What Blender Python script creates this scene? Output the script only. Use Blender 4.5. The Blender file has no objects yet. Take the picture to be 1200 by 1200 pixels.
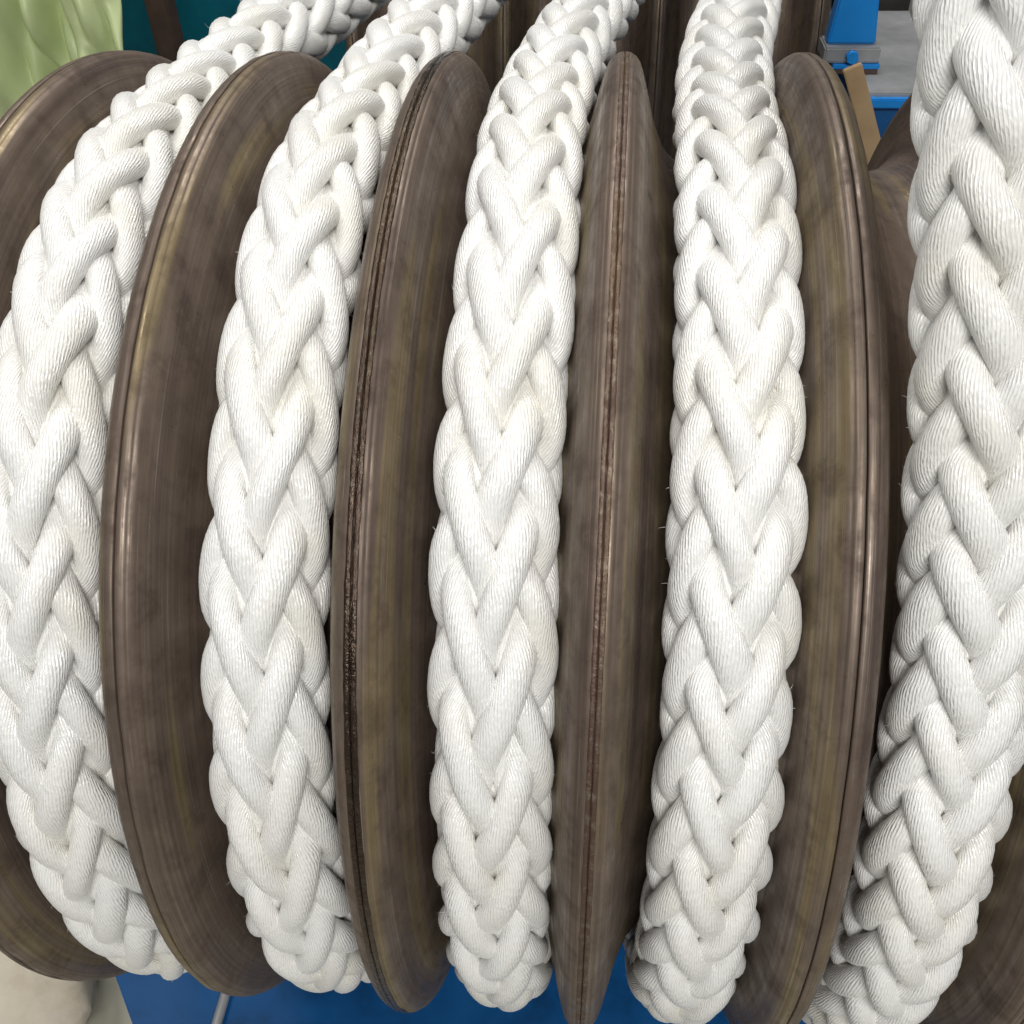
import bpy, bmesh, math
import numpy as np
from mathutils import Matrix, Vector

# ------------------------------------------------------------------ camera, world, lamps, exposure
S = 0.15            # groove pitch of the drum (m)
H = 0.95            # height of the drum axis above the floor
sc = bpy.context.scene
cam_d = bpy.data.cameras.new('camera')
cam = bpy.data.objects.new('camera', cam_d)
sc.collection.objects.link(cam)
cr = Vector((0.99474167, 0.09885398, -0.0267751))
cu = Vector((-0.04615856, 0.66611194, 0.74442211))
cf = Vector((-0.0914243, 0.73927179, -0.66717225))
M3 = Matrix((cr, cu, -cf)).transposed()
cam.matrix_world = Matrix.Translation((-0.001965, -0.75809092, 1.66189476)) @ M3.to_4x4()
cam_d.sensor_width = 36.0
cam_d.lens = 1140.0 / 1200.0 * 36.0
cam_d.clip_start = 0.02
cam_d.clip_end = 200
sc.camera = cam

world = bpy.data.worlds.new('World')
sc.world = world
world.use_nodes = True
bg = world.node_tree.nodes['Background']
bg.inputs['Color'].default_value = (0.93, 0.96, 1.0, 1)
bg.inputs['Strength'].default_value = 0.14

def area(name, loc, target, sx, sy, power, col):
    l = bpy.data.lights.new(name, 'AREA')
    l.shape = 'RECTANGLE'; l.size = sx; l.size_y = sy; l.energy = power; l.color = col
    o = bpy.data.objects.new(name, l)
    sc.collection.objects.link(o)
    o.location = loc
    o.rotation_euler = (Vector(target) - Vector(loc)).to_track_quat('-Z', 'Y').to_euler()
    return o
# rows of workshop ceiling lamps
area('ceiling_lamp', (0.45, -2.1, 3.0), (0, 0, H), 1.5, 0.5, 58, (1.0, 0.985, 0.955))
area('ceiling_lamp.001', (-1.3, -0.6, 3.6), (0, 0, H), 1.5, 0.5, 18, (1.0, 0.98, 0.95))
area('ceiling_lamp.002', (-0.1, 1.3, 3.7), (0, 0.7, H), 1.8, 0.6, 48, (1.0, 0.98, 0.95))
sc.view_settings.view_transform = 'Standard'
sc.view_settings.look = 'None'
sc.view_settings.gamma = 1
sc.view_settings.exposure = 0.0
sc.render.engine = 'CYCLES'
sc.cycles.max_bounces = 5
sc.cycles.diffuse_bounces = 4
sc.cycles.glossy_bounces = 2
sc.cycles.use_adaptive_sampling = True
sc.cycles.adaptive_threshold = 0.03
sc.cycles.caustics_reflective = False
sc.cycles.caustics_refractive = False

COL = sc.collection
RNG = np.random.default_rng(7)

# ------------------------------------------------------------------ helpers
def obj(name, me, mat=None, parent=None, loc=None):
    o = bpy.data.objects.new(name, me)
    COL.objects.link(o)
    if parent: o.parent = parent
    if mat is not None and me is not None and not me.materials: me.materials.append(mat)
    if loc is not None: o.location = loc
    return o
def empty(name, loc, label, cat, group=None):
    o = bpy.data.objects.new(name, None); COL.objects.link(o)
    o.location = loc; o['label'] = label; o['category'] = cat
    o.empty_display_size = 0.05
    if group: o['group'] = group
    return o
def tag(o, label, cat, group=None):
    o['label'] = label; o['category'] = cat
    if group: o['group'] = group
    return o
def grid_mesh(name, P, wrap_u=False, wrap_v=False, uv=None, smooth=True):
    """P: (nv, nu, 3) grid of points; uv: (nv+wrap, nu+1, 2) optional when wrap_u."""
    nv, nu = P.shape[:2]
    ii, jj = np.meshgrid(np.arange(nv if wrap_v else nv - 1), np.arange(nu if wrap_u else nu - 1), indexing='ij')
    i2 = (ii + 1) % nv; j2 = (jj + 1) % nu
    F = np.stack([ii * nu + jj, ii * nu + j2, i2 * nu + j2, i2 * nu + jj], -1).reshape(-1, 4)
    me = bpy.data.meshes.new(name)
    me.vertices.add(nv * nu); me.vertices.foreach_set('co', P.reshape(-1).astype(np.float32))
    n = len(F)
    me.loops.add(n * 4); me.loops.foreach_set('vertex_index', F.reshape(-1).astype(np.int32))
    me.polygons.add(n); me.polygons.foreach_set('loop_start', np.arange(0, n * 4, 4, dtype=np.int32))
    me.polygons.foreach_set('use_smooth', np.full(n, smooth, dtype=bool))
    if uv is not None:
        a = np.stack([uv[ii, jj], uv[ii, jj + 1], uv[ii + 1, jj + 1], uv[ii + 1, jj]], 2).reshape(-1)
        l = me.uv_layers.new(name='UVMap'); l.data.foreach_set('uv', a.astype(np.float32))
    me.update(calc_edges=True)
    return me
def box_mesh(name, x0, x1, y0, y1, z0, z1, bev=0.004, seg=2):
    bm = bmesh.new()
    bmesh.ops.create_cube(bm, size=1)
    for v in bm.verts:
        v.co = Vector(((x0 + x1) / 2 + v.co.x * (x1 - x0), (y0 + y1) / 2 + v.co.y * (y1 - y0), (z0 + z1) / 2 + v.co.z * (z1 - z0)))
    if bev: bmesh.ops.bevel(bm, geom=bm.edges[:], offset=bev, segments=seg, affect='EDGES')
    me = bpy.data.meshes.new(name); bm.to_mesh(me); bm.free()
    return me
def tube_mesh(name, pts, r, n=16):
    pts = [Vector(p) for p in pts]
    bm = bmesh.new(); rings = []
    for i, p in enumerate(pts):
        t = (pts[min(i + 1, len(pts) - 1)] - pts[max(i - 1, 0)]).normalized()
        a = t.orthogonal().normalized() if i == 0 else (a - t * a.dot(t)).normalized()
        b = t.cross(a)
        rings.append([bm.verts.new(p + a * r * math.cos(k * 2 * math.pi / n) + b * r * math.sin(k * 2 * math.pi / n)) for k in range(n)])
    for A, B in zip(rings, rings[1:]):
        for k in range(n):
            f = bm.faces.new((A[k], A[(k + 1) % n], B[(k + 1) % n], B[k])); f.smooth = True
    bm.faces.new(rings[0][::-1]); bm.faces.new(rings[-1])
    bmesh.ops.recalc_face_normals(bm, faces=bm.faces)
    me = bpy.data.meshes.new(name); bm.to_mesh(me); bm.free()
    return me

# ------------------------------------------------------------------ materials
class NT:
    def __init__(s, name):
        s.m = bpy.data.materials.new(name); s.m.use_nodes = True
        s.t = s.m.node_tree; s.bsdf = s.t.nodes['Principled BSDF']
    def n(s, typ, **kw):
        nd = s.t.nodes.new(typ)
        for k, v in kw.items(): setattr(nd, k, v)
        return nd
    def l(s, a, b): s.t.links.new(a, b)
    def math(s, op, a, b=None, c=None):
        nd = s.n('ShaderNodeMath', operation=op)
        for i, v in enumerate((a, b, c)):
            if v is None: continue
            if isinstance(v, (int, float)): nd.inputs[i].default_value = v
            else: s.l(v, nd.inputs[i])
        return nd.outputs[0]
    def ramp(s, fac, stops):
        nd = s.n('ShaderNodeValToRGB')
        e = nd.color_ramp.elements
        while len(e) < len(stops): e.new(0.5)
        for el, (p, c) in zip(e, stops):
            el.position = p; el.color = (*c, 1) if len(c) == 3 else c
        s.l(fac, nd.inputs[0]); return nd.outputs[0]
    def noise(s, vec, scale, detail=4, rough=0.55, w=None):
        nd = s.n('ShaderNodeTexNoise')
        nd.inputs['Scale'].default_value = scale; nd.inputs['Detail'].default_value = detail; nd.inputs['Roughness'].default_value = rough
        if vec is not None: s.l(vec, nd.inputs['Vector'])
        return nd.outputs['Fac']
    def mix(s, fac, a, b, mode='MIX'):
        nd = s.n('ShaderNodeMix', data_type='RGBA', blend_type=mode)
        for sock, v in ((nd.inputs[0], fac), (nd.inputs[6], a), (nd.inputs[7], b)):
            if isinstance(v, (int, float)): sock.default_value = v
            elif isinstance(v, tuple): sock.default_value = (*v, 1)
            else: s.l(v, sock)
        return nd.outputs[2]
    def bump(s, h, strength, dist, normal=None):
        nd = s.n('ShaderNodeBump'); nd.inputs['Strength'].default_value = strength; nd.inputs['Distance'].default_value = dist
        s.l(h, nd.inputs['Height'])
        if normal is not None: s.l(normal, nd.inputs['Normal'])
        return nd.outputs[0]

def mat_rope():
    k = NT('white_fibre'); b = k.bsdf
    uv = k.n('ShaderNodeUVMap'); uv.uv_map = 'UVMap'
    sep = k.n('ShaderNodeSeparateXYZ'); k.l(uv.outputs[0], sep.inputs[0])
    U, V = sep.outputs[0], sep.outputs[1]
    tc = k.n('ShaderNodeTexCoord')
    wob = k.noise(tc.outputs['Object'], 60, 0)
    U2 = k.math('ADD', U, k.math('MULTIPLY', k.math('SUBTRACT', wob, 0.5), 1.4))
    yarn = k.math('ABSOLUTE', k.math('SINE', k.math('MULTIPLY', U2, math.pi)))
    yarn = k.math('POWER', yarn, 0.6)
    # each yarn is itself twisted: staggered grain-like segments, uneven in height
    row = k.math('FLOOR', U2)
    ph = k.math('ADD', k.math('MULTIPLY', V, 150.0), k.math('MULTIPLY_ADD', row, 0.377, k.math('MULTIPLY', U2, 0.55)))
    grain = k.math('POWER', k.math('ABSOLUTE', k.math('SINE', k.math('MULTIPLY', ph, math.pi))), 0.7)
    cv = k.n('ShaderNodeCombineXYZ')
    k.l(k.math('MULTIPLY', U2, 1.3), cv.inputs[0]); k.l(k.math('MULTIPLY', V, 290.0), cv.inputs[1])
    uneven = k.noise(cv.outputs[0], 1.0, 1, 0.5)
    h = k.math('MULTIPLY', yarn, k.math('MULTIPLY_ADD', grain, 0.4, 0.6))
    h = k.math('ADD', h, k.math('MULTIPLY', uneven, 1.7))
    k.l(k.bump(h, 0.52, 0.0010), b.inputs['Normal'])
    grime = k.noise(tc.outputs['Object'], 9, 2, 0.6)
    col = k.ramp(grime, [(0.3, (0.80, 0.78, 0.71)), (0.5, (0.87, 0.862, 0.835)), (0.8, (0.89, 0.885, 0.87))])
    k.l(col, b.inputs['Base Color'])
    b.inputs['Roughness'].default_value = 0.28
    b.inputs['Specular IOR Level'].default_value = 0.6
    b.inputs['Sheen Weight'].default_value = 0.25
    return k.m

def mat_steel(name='worn_steel', rusty=0.0):
    k = NT(name); b = k.bsdf
    tc = k.n('ShaderNodeTexCoord'); oi = k.n('ShaderNodeObjectInfo')
    sep = k.n('ShaderNodeSeparateXYZ'); k.l(tc.outputs['Object'], sep.inputs[0])
    x, y, z = sep.outputs
    ang = k.math('ARCTAN2', z, k.math('MULTIPLY', y, -1.0))
    r = k.math('SQRT', k.math('ADD', k.math('MULTIPLY', y, y), k.math('MULTIPLY', z, z)))
    w = k.math('MULTIPLY', oi.outputs['Random'], 37.0)
    def cyl(ax, ar, aa):
        c = k.n('ShaderNodeCombineXYZ')
        k.l(k.math('MULTIPLY_ADD', x, ax, w), c.inputs[0]); k.l(k.math('MULTIPLY', r, ar), c.inputs[1]); k.l(k.math('MULTIPLY', ang, aa), c.inputs[2])
        return c.outputs[0]
    streak = k.noise(cyl(420, 300, 1.0), 1.0, 4, 0.65, w)      # polished circumferential streaks
    broad = k.noise(cyl(45, 30, 1.2), 1.0, 1, 0.5, w)        # broad coloured bands
    patch = k.noise(cyl(38, 30, 11.0), 1.0, 3, 0.65, w)         # oily patches
    c1 = k.ramp(broad, [(0.28, (0.124, 0.091, 0.077)), (0.42, (0.178, 0.135, 0.107)), (0.55, (0.182, 0.14, 0.11)), (0.63, (0.249, 0.194, 0.11)), (0.75, (0.182, 0.142, 0.12))])
    c2 = k.ramp(streak, [(0.3, (0.72, 0.70, 0.69)), (0.52, (1, 1, 1)), (0.72, (1.25, 1.23, 1.2))])
    col = k.mix(1.0, c1, c2, 'MULTIPLY')
    c3 = k.ramp(patch, [(0.33, (0.5, 0.46, 0.44)), (0.5, (0.9, 0.88, 0.86)), (0.68, (1.12, 1.1, 1.05))])
    col = k.mix(0.4, col, c3, 'MULTIPLY')
    scr = k.noise(cyl(1500, 900, 2.2), 1.0, 1, 0.5, w)
    col = k.mix(k.ramp(scr, [(0.66, (0, 0, 0)), (0.72, (0.55, 0.55, 0.55))]), col, (0.34, 0.30, 0.26))
    stain = k.noise(tc.outputs['Object'], 34, 5, 0.68)
    col = k.mix(0.6, col, k.ramp(stain, [(0.34, (0.5, 0.46, 0.45)), (0.47, (0.95, 0.94, 0.93)), (0.66, (1.0, 1.0, 1.0)), (0.74, (1.25, 1.2, 1.12))]), 'MULTIPLY')
    if rusty:
        spot = k.noise(tc.outputs['Object'], 130, 5, 0.7)
        f = k.ramp(spot, [(0.5, (0, 0, 0)), (0.68, (1, 1, 1))])
        col = k.mix(f, k.mix(0.65, col, (0.085, 0.042, 0.027)), k.mix(0.4, col, (0.28, 0.23, 0.17)))
    k.l(col, b.inputs['Base Color'])
    b.inputs['Metallic'].default_value = 0.5
    rr = k.ramp(k.math('ADD', k.math('MULTIPLY', streak, 0.3), k.math('MULTIPLY', stain, 0.7)), [(0.36, (0.68,) * 3), (0.52, (0.48,) * 3), (0.64, (0.26,) * 3)])
    k.l(rr, b.inputs['Roughness'])
    h = k.math('ADD', streak, k.math('MULTIPLY', stain, 0.7))
    nrm = k.bump(h, 0.2, 0.0010)
    if rusty:
        nrm = k.bump(k.noise(tc.outputs['Object'], 260, 4, 0.7), 0.6, 0.002, nrm)
    k.l(nrm, b.inputs['Normal'])
    if rusty > 1:
        k.l(k.mix(0.5, col, (0.04, 0.034, 0.028)), b.inputs['Base Color'])
        b.inputs['Metallic'].default_value = 0.85
        k.t.links.remove(b.inputs['Roughness'].links[0]); b.inputs['Roughness'].default_value = 0.2
    return k.m

def mat_plain(name, stops, scale=6, rough=0.5, metal=0.0, bump=0.1, bscale=60, spec=0.5):
    k = NT(name); b = k.bsdf
    tc = k.n('ShaderNodeTexCoord')
    k.l(k.ramp(k.noise(tc.outputs['Object'], scale, 6, 0.6), stops), b.inputs['Base Color'])
    b.inputs['Roughness'].default_value = rough; b.inputs['Metallic'].default_value = metal
    b.inputs['Specular IOR Level'].default_value = spec
    if bump: k.l(k.bump(k.noise(tc.outputs['Object'], bscale, 4), bump, 0.002), b.inputs['Normal'])
    return k.m

MR = mat_rope()
M_fibre = mat_plain('loose_fibre', [(0.3, (0.8, 0.79, 0.75)), (0.7, (0.86, 0.85, 0.82))], 9, 0.4, bump=0)
MS = mat_steel()
MW = mat_steel('rusty_weld', 1.0)
MO = mat_steel('oily_weld', 2.0)
M_blue = mat_plain('blue_paint', [(0.3, (0.0, 0.04, 0.13)), (0.45, (0.002, 0.075, 0.24)), (0.7, (0.006, 0.10, 0.30))], 9, 0.42)
M_bluel = mat_plain('bright_blue_paint', [(0.3, (0.002, 0.20, 0.62)), (0.7, (0.006, 0.27, 0.74))], 7, 0.35)
M_floor = mat_plain('cream_floor', [(0.3, (0.40, 0.38, 0.30)), (0.5, (0.52, 0.50, 0.41)), (0.7, (0.58, 0.57, 0.49))], 3.5, 0.45, bscale=25)
M_grey = mat_plain('grey_steel_plate', [(0.3, (0.26, 0.27, 0.27)), (0.7, (0.42, 0.42, 0.43))], 14, 0.45, 0.3)
M_dark = mat_plain('near_black', [(0.3, (0.018, 0.017, 0.016)), (0.7, (0.05, 0.046, 0.042))], 20, 0.5, 0.3)
M_wood = mat_plain('tan_wood', [(0.3, (0.36, 0.23, 0.11)), (0.7, (0.50, 0.35, 0.19))], 12, 0.6)
M_green = mat_plain('pale_green_tarp', [(0.3, (0.38, 0.48, 0.20)), (0.55, (0.52, 0.60, 0.31)), (0.8, (0.60, 0.66, 0.42))], 5, 0.4, bscale=30)
M_teal = mat_plain('teal_paint', [(0.3, (0.0, 0.07, 0.11)), (0.7, (0.0, 0.15, 0.20))], 6, 0.4)
M_brown = mat_plain('brown_primer', [(0.3, (0.05, 0.03, 0.022)), (0.7, (0.10, 0.062, 0.047))], 14, 0.55)

# ------------------------------------------------------------------ setting
fl = grid_mesh('floor', np.stack(np.meshgrid(np.linspace(-6, 6, 13), np.linspace(-3, 9, 13), indexing='xy') + [np.zeros((13, 13))], -1), smooth=False)
flo = obj('floor', fl, M_floor); flo['kind'] = 'structure'

# ------------------------------------------------------------------ grooved drums
RCREST = 3.1024
RC = 2.765          # rope centre radius in the groove
def profile():
    """half profile (x from ridge seam, depth below the crest), pitch units, ridge -> next ridge."""
    half = [(0.0035, 0.030), (0.0035, 0.004), (0.008, 0.0005), (0.022, 0.0), (0.036, 0.003), (0.046, 0.0085), (0.0485, 0.0125), (0.054, 0.0135), (0.068, 0.024),
            (0.088, 0.050), (0.106, 0.095), (0.128, 0.165), (0.150, 0.245), (0.173, 0.33), (0.195, 0.395), (0.218, 0.445)]
    arc = []
    for a in np.linspace(205, 270, 9)[1:]:
        arc.append((0.5 + 0.305 * math.cos(math.radians(a)), RCREST - (RC + 0.305 * math.sin(math.radians(a)))))
    left = half + arc
    right = [(1 - x, d) for x, d in left[:-1]][::-1]
    return left + right
def lathe(name, prof, n=288, jit=0.0, seed=0, wear=0.0):
    a = np.linspace(0, 2 * np.pi, n, endpoint=False)
    pr = np.array(prof)
    rg = np.random.default_rng(seed)
    P = np.zeros((n, len(pr), 3))
    env = np.clip(np.convolve(np.tile(rg.normal(size=n), 3), np.hanning(31) / 4, 'same')[n:2 * n], 0.1, 2.0) if jit else 0
    rad = pr[None, :, 1] + (jit * env[:, None] * rg.normal(size=(n, len(pr))) if jit else 0)
    if wear:
        q = np.fft.irfft(np.concatenate([[0], (rg.normal(size=70) + 1j * rg.normal(size=70)) / (1 + np.arange(70) / 22.0)]), n)
        q = q / q.std() * wear
        rad = rad - np.abs(q)[:, None] * (pr[None, :, 1] > pr[:, 1].max() - 0.0025)
    P[..., 0] = pr[None, :, 0] + (jit * 0.6 * rg.normal(size=(n, len(pr))) if jit else 0)
    P[..., 1] = -np.cos(a)[:, None] * rad
    P[..., 2] = np.sin(a)[:, None] * rad
    return grid_mesh(name, P, wrap_v=True)
PRO = [((x) * S, (RCREST - d) * S) for x, d in profile()]
sheave_me = lathe('sheave', PRO, wear=0.00035)
sheave_me.materials.append(MS)
half = [(x, r) for x, r in PRO if x <= 0.5 * S]
# outer half ridge closing an end of the drum, with its flat end disc
end_prof = [(0.0045 * S, (RCREST - 0.03) * S)] + half[1:14] + [(0.187 * S, (RCREST - 0.42) * S), (0.188 * S, 0.07)]
end_me = lathe('end_disc', end_prof); end_me.materials.append(MS)
def bead_prof(w, up, under=0.02):
    h = [(-w, -under), (-w * 0.9, up * 0.5), (-w * 0.6, up), (-w * 0.3, up), (-w * 0.12, up * 0.6), (-w * 0.07, -under * 0.8), (w * 0.07, -under * 0.8)]
    h += [(-x, d) for x, d in h[:5]][::-1]
    return [(x * S, (RCREST + d) * S) for x, d in h]

def make_drum(loc, n, t0, label, beads):
    d = empty('grooved_drum', loc, label, 'drum')
    for i in range(n):
        o = obj('sheave', sheave_me, None, d, ((t0 + i) * S, 0, 0))
    e = obj('end_disc', end_me, None, d, ((t0 + n) * S, 0, 0))
    e = obj('end_disc', end_me, None, d, (t0 * S, 0, 0)); e.rotation_euler = (0, 0, math.pi)
    for j, (t, w, up, jit) in enumerate(beads):
        m = lathe('weld_bead', [(x, r) for x, r in bead_prof(w, up)], 420, jit, 10 + j)
        m.materials.append(MO if t < 0 else MW)
        obj('weld_bead', m, None, d, (t * S, 0, 0))
    obj('shaft', tube_mesh('shaft', [((t0 - 0.75) * S, 0, 0), ((t0 + n + 0.75) * S, 0, 0)], 0.055, 32), M_grey, d)
    return d
REAR_Y = 1.70
drum = make_drum((0, 0, H), 5, -3, 'worn brown steel drum with rope grooves nearest the camera, rim ridges between the ropes',
                 [(-1, 0.030, 0.003, 0.0002), (0, 0.026, 0.002, 0.00028)])
rear = make_drum((0.43 * S, REAR_Y, H), 6, -4, 'second steel grooved drum behind the front one, glimpsed between the ropes at the top', [])

# ------------------------------------------------------------------ ropes (12-strand plait)
RHO = 0.290 * S
def sm(t): t = np.clip(t, 0, 1); return t * t * (3 - 2 * t)
def rope_path(t, slope, leave, kind):
    """dense centre line with outward normals; world, drum axis at (y=0, z=H)."""
    Rc = RC * S
    y0 = np.linspace(0.55, 0.0, 60)
    C = [np.stack([np.full_like(y0, t * S), y0, np.full_like(y0, H - Rc)], -1)]
    N = [np.stack([0 * y0, 0 * y0, -np.ones_like(y0)], -1)]
    a = np.radians(np.linspace(-90, leave, 240))[1:]
    C.append(np.stack([np.full_like(a, t * S), -Rc * np.cos(a), H + Rc * np.sin(a)], -1))
    N.append(np.stack([0 * a, -np.cos(a), np.sin(a)], -1))
    la = math.radians(leave)
    T = np.array([0, math.sin(la), math.cos(la)])
    Lt = REAR_Y if kind == 'round' else 1.25
    L = np.linspace(0, Lt, 200)[1:]
    xs = slope * np.where(L < 2 * S, L * L / (4 * S), L - S)
    last = C[-1][-1]
    P = last + L[:, None] * T; P[:, 0] += xs
    C.append(P); N.append(np.repeat(N[-1][-1:], len(L), 0))
    if kind == 'round':
        b = np.radians(np.linspace(90, 20, 60))[1:]
        C.append(np.stack([np.full_like(b, P[-1, 0]), REAR_Y + Rc * np.cos(b), H + Rc * np.sin(b)], -1))
        N.append(np.stack([0 * b, np.cos(b), np.sin(b)], -1))
    return np.concatenate(C), np.concatenate(N)

def make_rope(t, slope, leave, kind, phase, roll, label, seed, lay, rho=RHO):
    LAY = lay * rho
    rg = np.random.default_rng(seed)
    C, N = rope_path(t, slope, leave, kind)
    seg = np.linalg.norm(np.diff(C, axis=0), axis=1); s = np.concatenate([[0], np.cumsum(seg)])
    M, FL = 8, 2                              # strands laid each way, crossings each strand floats over
    ns = int(s[-1] / (LAY / 4) * 24)
    q = np.linspace(0, s[-1], ns)
    # gentle unevenness of a real lay
    def lf(scale, amp):
        k = rg.normal(size=int(s[-1] / scale) + 4)
        return amp * np.interp(q, np.arange(len(k)) * scale, k)
    C = np.stack([np.interp(q, s, C[:, i]) for i in range(3)], -1)
    N = np.stack([np.interp(q, s, N[:, i]) for i in range(3)], -1)
    T = np.gradient(C, axis=0); T /= np.linalg.norm(T, axis=1)[:, None]
    N -= (N * T).sum(1)[:, None] * T; N /= np.linalg.norm(N, axis=1)[:, None]
    B = np.cross(N, T) * -1.0
    B = np.where((B[:, :1] < 0), -B, B)          # always towards +x
    C = C + B * lf(0.12, 0.0010)[:, None]
    tw = 4.6 / lay * 0.95 + 0.16
    root = empty('plaited_rope', tuple(C[0]), label, 'rope', 'rope turns lying on the drum')
    base = np.array(C[0])
    zz = q + np.cumsum(1 + 0 * q) * 0 + lf(0.15, 0.004)
    rolls = math.radians(roll) + lf(0.25, 0.06)
    nu = 16; fuzz = []
    uu = np.arange(nu) / nu * 2 * np.pi
    for d in (1, -1):
        for k in range(M):
            th = d * 2 * np.pi * (zz / LAY + phase) + k * 2 * math.pi / M + lf(0.06, 0.026)
            # each lay on top in alternate 45 degree columns: chevrons meeting in a V
            f = np.cos(M / FL * (th - math.radians((FL - 1) * 90 / M)))
            f = np.tanh(1.4 * f) / math.tanh(1.4)
            wv = 1 + lf(0.05, 0.06)
            r = rho * (0.630 + d * 0.150 * f + lf(0.05, 0.018))
            ang = th + math.radians(90 / M) + rolls    # V line faces along the normal
            ang = ang + 0.05 * np.sin(ang - rolls)  # side lobes crowd round to the front
            rad = np.sin(ang)[:, None] * B + np.cos(ang)[:, None] * N
            P = C + r[:, None] * rad
            tg = np.gradient(P, axis=0); tg /= np.linalg.norm(tg, axis=1)[:, None]
            nr = rad - (rad * tg).sum(1)[:, None] * tg; nr /= np.linalg.norm(nr, axis=1)[:, None]
            sd = np.cross(tg, nr)
            g = 0.5 + 0.5 * d * f                  # 1 = on top, 0 = under
            hw = rho * (0.237 + 0.017 * g) * wv
            ht = rho * (0.198 + 0.020 * g) / np.sqrt(wv)
            cu_, su_ = np.cos(uu), np.sin(uu)
            pw = 0.95
            cu_ = np.sign(cu_) * np.abs(cu_) ** pw; su_ = np.sign(su_) * np.abs(su_) ** pw
            G = P[:, None] + (hw[:, None] * cu_)[..., None] * sd[:, None] + (ht[:, None] * su_)[..., None] * nr[:, None]
            al = np.concatenate([[0], np.cumsum(np.linalg.norm(np.diff(P, axis=0), axis=1))])
            ny = 33
            U = np.arange(nu + 1)[None, :] / nu * ny - d * al[:, None] * (tw / (2 * math.pi * 0.25 * rho)) * ny
            V = np.repeat(al[:, None], nu + 1, 1) * d
            top = np.where(g > 0.45)[0]
            fi = rg.choice(top, 90); fj = rg.integers(2, 8, 90)
            fuzz.append((G[fi, fj] - base, (G[fi, fj] - P[fi])))
            me = grid_mesh('strand', G - base, wrap_u=True, uv=np.stack([U, V], -1))
            obj('strand', me, MR, root)
    cs = slice(None, None, 3); ca = np.arange(20) / 20 * 2 * np.pi
    gap_filler = C[cs][:, None] + 0.56 * rho * (np.sin(ca)[None, :, None] * B[cs][:, None] + np.cos(ca)[None, :, None] * N[cs][:, None])  # added filler tube, keeps the gaps between strands from going black
    cal = np.arange(len(gap_filler))[:, None] * (q[3] - q[0])
    cuv = np.stack([np.arange(21)[None, :] * 2.0 + cal * 90, np.repeat(cal, 21, 1)], -1)
    obj('gap_filler', grid_mesh('gap_filler', gap_filler - base, wrap_u=True, uv=cuv), MR, root)
    p0 = np.concatenate([a for a, _ in fuzz]); nv = np.concatenate([b for _, b in fuzz])
    nv /= np.linalg.norm(nv, axis=1)[:, None]
    m = len(p0); ln = rg.uniform(0.001, 0.0035, m)[:, None]
    d1 = nv * 0.35 + rg.normal(size=(m, 3)) * 0.6; d1 /= np.linalg.norm(d1, axis=1)[:, None]
    d1 += nv * np.clip(0.15 - (d1 * nv).sum(1), 0, None)[:, None]
    d2 = d1 + rg.normal(size=(m, 3)) * 0.6
    pts = np.stack([p0 - nv * 0.0005, p0 + d1 * ln * 0.5, p0 + d1 * ln * 0.5 + d2 * ln * 0.5], 1)
    sx = np.cross(d1, rg.normal(size=(m, 3))); sx /= np.linalg.norm(sx, axis=1)[:, None]; sy = np.cross(d1, sx)
    ring = np.stack([sx * math.cos(a) + sy * math.sin(a) for a in (0, 2.094, 4.189)], 1) * 0.00011
    VV = (pts[:, :, None] + ring[:, None] * np.array([1, 0.9, 0.35])[None, :, None, None]).reshape(-1, 3)
    FF = []
    for i in range(m):
        o9 = i * 9
        for r_ in (0, 3):
            for c_ in range(3):
                FF.append((o9 + r_ + c_, o9 + r_ + (c_ + 1) % 3, o9 + r_ + 3 + (c_ + 1) % 3, o9 + r_ + 3 + c_))
    fm = bpy.data.meshes.new('loose_fibres'); fm.from_pydata(VV.tolist(), [], FF)
    fo = obj('loose_fibres', fm, M_fibre, root); fo['kind'] = 'stuff'
    return root

ROPES = [
    (-2.496, 0.135, 90, 'round', 0.00, -2, 'leftmost white plaited rope turn, cut by the left edge of the photo'),
    (-1.471, 0.125, 90, 'round', 0.43, 1, 'second white plaited rope turn from the left'),
    (-0.455, 0.142, 90, 'round', 0.21, -4, 'middle white plaited rope turn, just left of the edge-on centre ridge'),
    (0.547, 0.165, 90, 'round', 0.66, 2, 'white plaited rope turn just right of the edge-on centre ridge'),
    (1.500, -0.135, 22, 'up', 0.35, 0, 'rightmost white plaited rope, rising straight off the drum at the right edge'),
]
for i, (t, sl, lv, kd, ph, rl, lb) in enumerate(ROPES):
    make_rope(t, sl, lv, kd, ph, rl, lb, 50 + i, (12.7, 13.7, 13.3, 11.5, 9.9)[i])

# ------------------------------------------------------------------ machine base, objects behind
def prism_mesh(name, poly, z0, z1, bev=0.003):
    bm = bmesh.new()
    lo = [bm.verts.new((x, y, z0)) for x, y in poly]; hi = [bm.verts.new((x, y, z1)) for x, y in poly]
    n = len(poly)
    bm.faces.new(hi); bm.faces.new(lo[::-1])
    for i in range(n): bm.faces.new((lo[i], lo[(i + 1) % n], hi[(i + 1) % n], hi[i]))
    bmesh.ops.recalc_face_normals(bm, faces=bm.faces)
    if bev: bmesh.ops.bevel(bm, geom=bm.edges[:], offset=bev, segments=2, affect='EDGES')
    me = bpy.data.meshes.new(name); bm.to_mesh(me); bm.free()
    return me
base = empty('machine_bed', (0, 0, 0), 'blue painted steel machine bed on the floor under the drums', 'machine bed')
outl = [(-0.80, -0.054), (-0.45, -0.477), (1.02, -0.477), (1.02, 2.3), (-0.80, 2.3)]
obj('bed_plate', prism_mesh('bed_plate', outl, 0.27, 0.30), M_blue, base)
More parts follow.
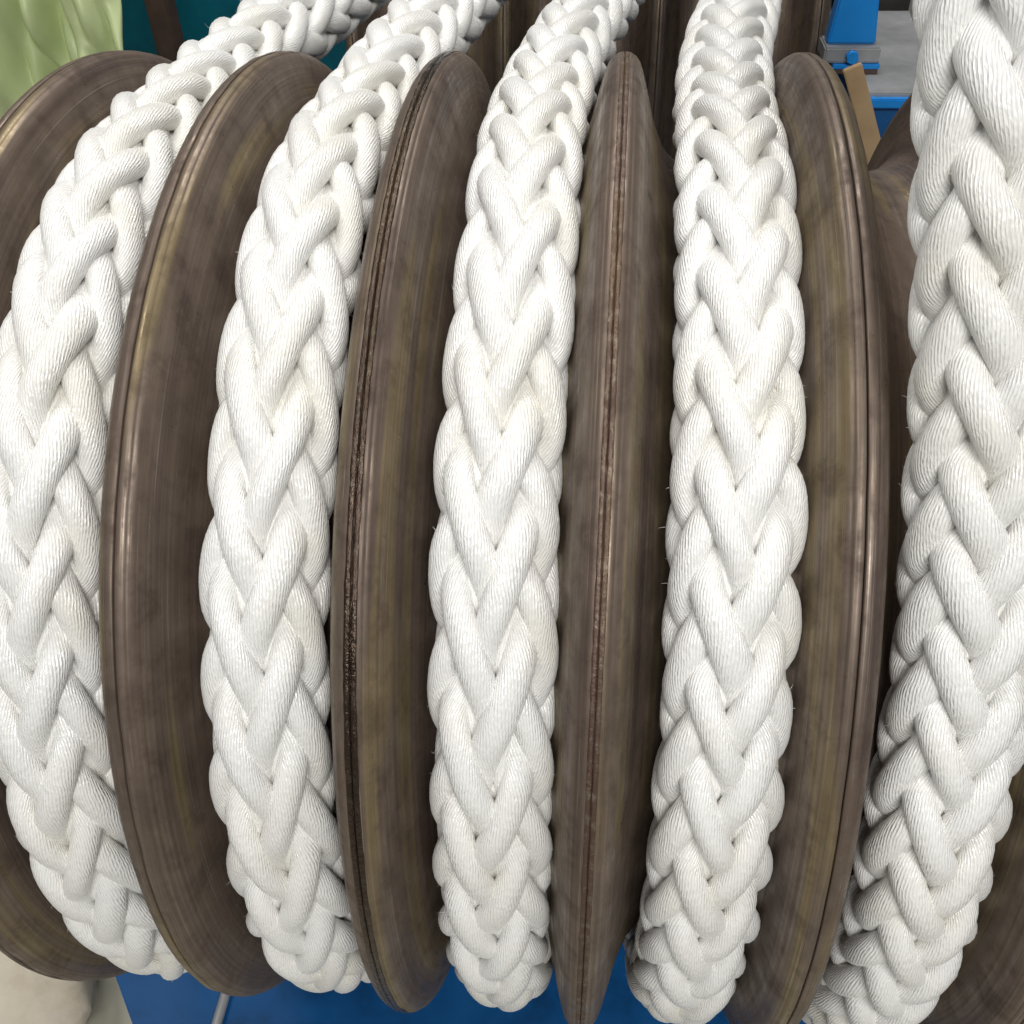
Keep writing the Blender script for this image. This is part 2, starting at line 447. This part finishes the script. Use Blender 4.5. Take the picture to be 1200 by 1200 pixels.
obj('bed_body', prism_mesh('bed_body', [(-0.77, -0.03), (-0.43, -0.44), (0.98, -0.44), (0.98, 2.26), (-0.77, 2.26)], 0.0, 0.27, 0), M_blue, base)
for x0, x1, y in ((-0.56, -0.495, 0), (0.345, 0.41, 0), (-0.635, -0.572, REAR_Y), (0.40, 0.46, REAR_Y)):
    p = obj('bearing_pedestal', prism_mesh('bearing_pedestal', [(x0, y - 0.13), (x1, y - 0.13), (x1, y + 0.13), (x0, y + 0.13)], 0.30, H + 0.09, 0.012), M_blue, base)
obj('conduit', tube_mesh('conduit', [(-0.476, -0.46, 0.308), (-0.478, -0.25, 0.308), (-0.482, 0.2, 0.308), (-0.482, 1.2, 0.308)], 0.007), M_grey, base)

# blue steel table with grey deck behind the drum
tb = empty('steel_table', (0.46, 1.25, 0.30), 'blue steel table with grey top plate behind the drum, right of the rear drum', 'table')
def rel(me, root):
    o = root.location
    for v in me.vertices: v.co -= o
    return me
obj('body', rel(prism_mesh('body', [(0.41, 1.035), (0.535, 1.035), (0.585, 1.52), (0.41, 1.52)], 0.30, 1.046), tb), M_blue, tb)
obj('front_lip', rel(box_mesh('front_lip', 0.405, 0.540, 1.018, 1.034, 1.040, 1.056, 0.002), tb), M_bluel, tb)
obj('top_plate', rel(prism_mesh('top_plate', [(0.403, 1.03), (0.540, 1.03), (0.592, 1.53), (0.403, 1.53)], 1.047, 1.062, 0.002), tb), M_grey, tb)
ps = empty('machine_post', (0.405, 1.16, 1.062), 'bright blue tapered steel post bolted on the grey plate, top right', 'post')
bm = bmesh.new()
lo = [(-0.043, -0.012, 0.045), (0.042, -0.012, 0.045), (0.042, 0.03, 0.045), (-0.043, 0.03, 0.045)]
hi = [(-0.024, -0.012, 0.22), (0.020, -0.012, 0.22), (0.020, 0.03, 0.22), (-0.024, 0.03, 0.22)]
v = [bm.verts.new(p) for p in lo + hi]
for q in ((0, 1, 5, 4), (1, 2, 6, 5), (2, 3, 7, 6), (3, 0, 4, 7), (4, 5, 6, 7), (3, 2, 1, 0)): bm.faces.new([v[i] for i in q])
bmesh.ops.recalc_face_normals(bm, faces=bm.faces)
bmesh.ops.bevel(bm, geom=bm.edges[:], offset=0.003, segments=2, affect='EDGES')
me = bpy.data.meshes.new('upright'); bm.to_mesh(me); bm.free()
obj('upright', me, M_bluel, ps)
obj('foot_bracket', box_mesh('foot_bracket', -0.048, 0.05, -0.03, 0.045, 0.018, 0.044, 0.003), M_grey, ps)
obj('shim', box_mesh('shim', -0.03, 0.052, -0.034, 0.04, 0.009, 0.017, 0.001), M_bluel, ps)
obj('shim', box_mesh('shim', -0.025, 0.05, -0.034, 0.04, 0.0005, 0.0085, 0.001), M_brown, ps)
obj('bolt', tube_mesh('bolt', [(0.0, -0.045, 0.031), (0.0, -0.0305, 0.031)], 0.011, 6), M_bluel, ps)
pk = obj('wooden_plank', None)
COL.objects.unlink(pk); bpy.data.objects.remove(pk)
me = box_mesh('wooden_plank', -0.0155, 0.0155, -0.008, 0.008, 0, 0.888, 0.0015)
pk = obj('wooden_plank', me, M_wood); pk.location = (0.755, 0.985, 0.303)
pk.rotation_euler = (-0.035, -math.atan2(0.367, 0.80), 0)
tag(pk, 'tan wooden lath leaning diagonally against the blue steel table', 'plank')
hs = obj('dark_box', rel(prism_mesh('dark_box', [(0.47, 1.56), (0.60, 1.56), (0.60, 2.1), (0.47, 2.1)], 0.302, 1.09, 0.012), empty('tmp', (0.53, 1.8, 0.302), 'x', 'x')), M_dark)  # dark box added to stand in for shade at the rear drum's end
bpy.data.objects.remove(bpy.data.objects['tmp']); hs.location = (0.53, 1.8, 0.302)
tag(hs, 'near-black box added to darken the spot beside the end of the rear drum', 'dark box')

# draped pale green tarp, teal cabinet and brown post at the top left
nx, nz = 220, 110
X = np.linspace(-1.75, -0.80, nx); Z = np.linspace(0, 1, nz)
G = np.zeros((nz, nx, 3))
rg = np.random.default_rng(3)
for j, zf in enumerate(Z):
    zz = 1.5 - 1.495 * zf
    sh = 0.10 * zf
    fold = 0.055 * np.sin(X * 31 + 1.2 * zf) + 0.026 * np.sin(X * 67 + 2.5 - 2.5 * zf) + 0.02 * np.sin(X * 15 + 9 * zf) + 0.018 * np.sin(X * 90 + 30 * zf) + 0.014 * np.sin(X * 140 - 55 * zf + np.sin(9 * X)) + 0.016 * np.sin(41 * zf - X * 40)
    G[j, :, 0] = X - 0.12 * (1 - zf) * (X - X[0]) / (X[-1] - X[0]) + 0.02 * np.sin(zf * 9 + X * 5)
    G[j, :, 1] = 1.12 - 0.22 * zf + fold * (0.4 + 0.8 * zf)
    G[j, :, 2] = zz
tp = obj('green_tarp', grid_mesh('green_tarp', G), M_green)
md = tp.modifiers.new('thickness', 'SOLIDIFY'); md.thickness = 0.004
tag(tp, 'pale green tarp hanging in folds behind the drum, top left corner', 'tarp')
tc_ = empty('teal_cabinet', (-1.15, 2.0, 0), 'dark teal painted cabinet behind the ropes, top left', 'cabinet')
obj('body', box_mesh('body', -0.7, 0.55, -0.25, 0.4, 0.0, 1.3, 0.01), M_teal, tc_)
obj('door', box_mesh('door', -0.13, 0.24, -0.272, -0.252, 0.1, 1.25, 0.006), M_teal, tc_)
obj('door', box_mesh('door', 0.26, 0.52, -0.272, -0.252, 0.1, 1.25, 0.006), M_teal, tc_)
pl = obj('brown_post', box_mesh('brown_post', -0.024, 0.024, -0.024, 0.024, 0, 1.9, 0.004), M_brown)
pl.location = (-0.95, 1.34, 0.0)
tag(pl, 'dark brown square post between the green tarp and the teal cabinet', 'post')

# slumped cream sack on the floor, lower left
nu_, nv_ = 48, 28
th_ = np.linspace(0, 2 * np.pi, nu_, endpoint=False); ph_ = np.linspace(0.02, np.pi - 0.02, nv_)
PH, TH = np.meshgrid(ph_, th_, indexing='ij')
rr_ = 1 + 0.05 * np.sin(3 * TH + 2 * PH) + 0.035 * np.sin(7 * TH - 5 * PH) + 0.02 * np.sin(13 * TH + 9 * PH)
SP = np.stack([0.30 * rr_ * np.sign(np.cos(TH)) * np.abs(np.cos(TH)) ** 0.7 * np.sin(PH) ** 0.6, 0.22 * rr_ * np.sign(np.sin(TH)) * np.abs(np.sin(TH)) ** 0.7 * np.sin(PH) ** 0.6, 0.10 + 0.10 * rr_ * np.cos(PH)], -1)
SP[..., 2] = np.maximum(SP[..., 2], 0.002)
M_sack = mat_plain('cream_sacking', [(0.3, (0.50, 0.42, 0.31)), (0.5, (0.62, 0.55, 0.44)), (0.75, (0.68, 0.63, 0.53))], 10, 0.7, bump=0.4, bscale=90)
sk = obj('sack', grid_mesh('sack', SP, wrap_u=True), M_sack)
sk.location = (-1.08, -0.20, 0.0); sk.rotation_euler = (0, 0, 0.3)
tag(sk, 'slumped cream sack on the floor at the bottom left corner', 'sack')
